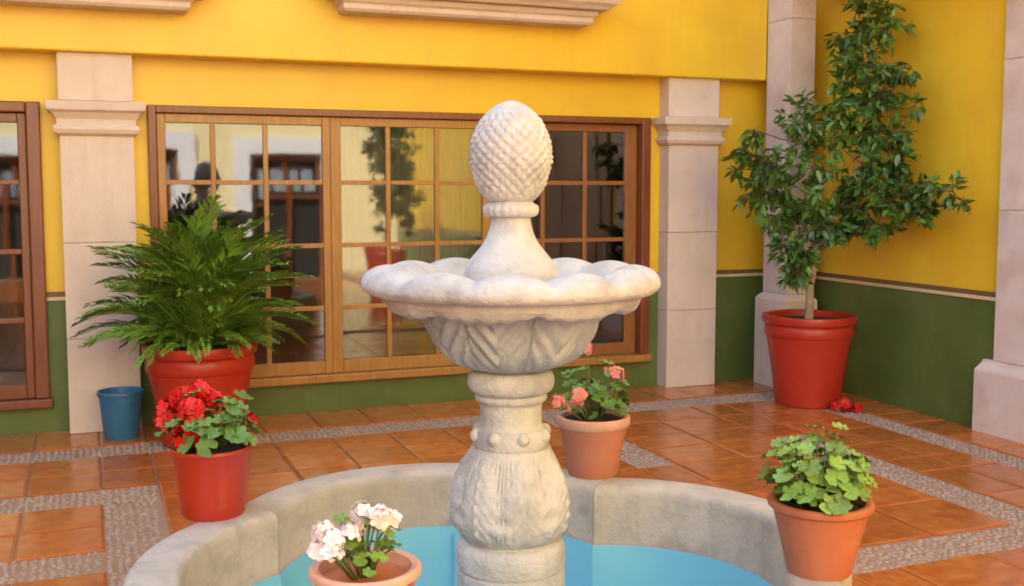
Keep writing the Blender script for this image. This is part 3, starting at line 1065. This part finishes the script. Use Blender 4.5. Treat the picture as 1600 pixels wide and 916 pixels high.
# ------------------------------------------------------------------ tall ficus in the big red pot
tr = thing('potted_tree', 'tall slim fig tree with a pale trunk in a big red pot by the corner', 'potted tree', (4.95, 6.58, 0))
pot(tr, .235, .305, .665, .155, M['red_pot'], .016, True, soil=.05)
CL = [(1362, 10, .17, 90), (1335, 50, .17, 110), (1385, 45, .13, 70), (1345, 100, .19, 130), (1385, 100, .13, 60), (1335, 150, .17, 100), (1370, 150, .17, 110),
      (1372, 200, .15, 90), (1395, 215, .10, 40), (1340, 195, .13, 70), (1345, 255, .14, 60), (1380, 270, .16, 110), (1275, 165, .12, 55), (1245, 190, .13, 70), (1255, 225, .11, 50),
      (1185, 205, .10, 40), (1180, 245, .15, 75), (1215, 260, .16, 110), (1195, 300, .17, 120), (1235, 310, .17, 120), (1255, 350, .13, 90), (1215, 345, .12, 70), (1230, 385, .10, 60), (1252, 415, .09, 45),
      (1245, 390, .08, 36), (1305, 335, .12, 80), (1345, 320, .17, 130), (1365, 355, .12, 70), (1330, 350, .12, 70), (1395, 310, .14, 90), (1425, 300, .14, 85), (1440, 335, .10, 50),
      (1460, 295, .09, 34), (1488, 298, .08, 26), (1505, 315, .05, 10), (1420, 110, .07, 12), (1428, 165, .07, 16), (1405, 170, .07, 20), (1285, 215, .07, 14), (1262, 395, .10, 60), (1285, 350, .12, 60), (1280, 310, .10, 40), (1300, 365, .10, 40), (1248, 428, .08, 40), (1305, 222, .09, 34), (1298, 268, .08, 24), (1272, 262, .11, 50), (1310, 175, .10, 40), (1405, 250, .09, 40), (1395, 280, .10, 50), (1325, 285, .08, 30), (1300, 190, .08, 30), (1310, 130, .08, 26), (1160, 225, .07, 16), (1155, 265, .06, 12)]


def crown_depth(u, j):
    k = (u - 800) / FPX * math.cos(YAW) + math.sin(YAW)
    return min(7.85 + j, 5.20 / k)


leaf = MB().add([(0, 0, 0), (.25, .17, .03), (.55, .19, .02), (1, 0, -.10), (.55, -.19, .02), (.25, -.17, .03), (.5, 0, -.03)],
                [(0, 1, 6), (1, 2, 6), (2, 3, 6), (3, 4, 6), (4, 5, 6), (5, 0, 6)]).mesh('leaf', M['ficus'], True)
r = random.Random(33)
base = Vector((0, 0, .62))
fork = local(tr, 1278, 345, 7.8)
top = local(tr, 1345, 60, 7.8)
mb = MB()
trunk_pts = [base, base + Vector((.004, 0, .25)), base.lerp(fork, .6) + Vector((.006, 0, 0)), fork]
mb.tube(trunk_pts, [.034, .028, .025, .020], 10)
auto_smooth(mb.build('trunk', M['bark'], tr), 60)
br = MB()
spine = [fork, local(tr, 1312, 322, 7.85), local(tr, 1345, 300, 7.9), local(tr, 1362, 250, 7.9), local(tr, 1356, 180, 7.85), local(tr, 1350, 120, 7.8), top, local(tr, 1362, 5, 7.8)]
br.tube(spine, [.018, .016, .015, .013, .012, .010, .008, .004], 7)
all_leaves = []
placed = []
cam_l = CAM - tr.location
for (u, v, R, n) in CL:
    j = r.uniform(-.16, .16) if n not in (36, 40, 60) else -.25
    if u > 1385: j = -.28
    c = local(tr, u, v, crown_depth(u, j))
    src = min(spine + placed, key=lambda s: (s - c).length + (.25 if s.z > c.z + .05 else 0))
    placed.append(c)
    mid = src.lerp(c, .5) + Vector((0, 0, .04))
    inner = c + (c - cam_l).normalized() * .10
    mid.z -= .05
    br.tube([src, mid, inner, c], [.005, .0045, .004, .002], 5)
    n = int(n * 1.4)
    R *= 1.15
    twigs = max(4, n // 9)
    for k in range(twigs):
        d = Vector((r.gauss(0, 1), r.gauss(0, 1), r.gauss(0, 1) - .2)).normalized()
        e = c + d * R * r.uniform(.55, 1.15)
        e.x = min(e.x, XW - .05 - tr.location.x)
        br.tube([c, c.lerp(e, .55) + Vector((0, 0, .015)), e], [.003, .0025, .0012], 4)
        for q in range(n // twigs + 1):
            s = r.uniform(.35, 1.05)
            p = c.lerp(e, s) + Vector((r.gauss(0, .012), r.gauss(0, .012), r.gauss(0, .012)))
            p.x = min(p.x, XW - .08 - tr.location.x)
            dr = (d * .6 + Vector((r.gauss(0, .7), r.gauss(0, .7), r.gauss(-.35, .5)))).normalized()
            all_leaves.append((p, dr, r.uniform(.066, .105), r.uniform(-1, 1)))
auto_smooth(br.build('branches', M['branch'], tr), 60)
all_leaves.sort(key=lambda a: (a[0] - cam_l).length - a[2] * 3)
lp = MB()
for i, (p, dr, s, tw) in enumerate(all_leaves):
    qt = dr.to_track_quat('X', 'Z') @ Matrix.Rotation(tw, 3, 'X').to_quaternion()
    if i < 300:
        o = put('leaf', leaf, tr, loc=p)
        o.rotation_euler = qt.to_euler()
        o.scale = (s, s, s)
    else:
        lp.add([qt @ (Vector(v.co) * s) + p for v in leaf.vertices], [tuple(f.vertices) for f in leaf.polygons])
tag(lp.build('crown', M['ficus'], tr, smooth=True), kind='stuff')

# the same kind of tree behind the camera, which the middle panes mirror
tr2 = tr.copy()
C.objects.link(tr2)
tr2.location = (4.3, -1.0, 0)
tr2.rotation_euler = (0, 0, 2.4)
tr2['label'] = 'potted tree across the courtyard, mirrored in the middle window panes'
for ch in list(tr.children):
    if ch.name.startswith('leaf'): continue
    c = ch.copy()
    C.objects.link(c)
    c.parent = tr2
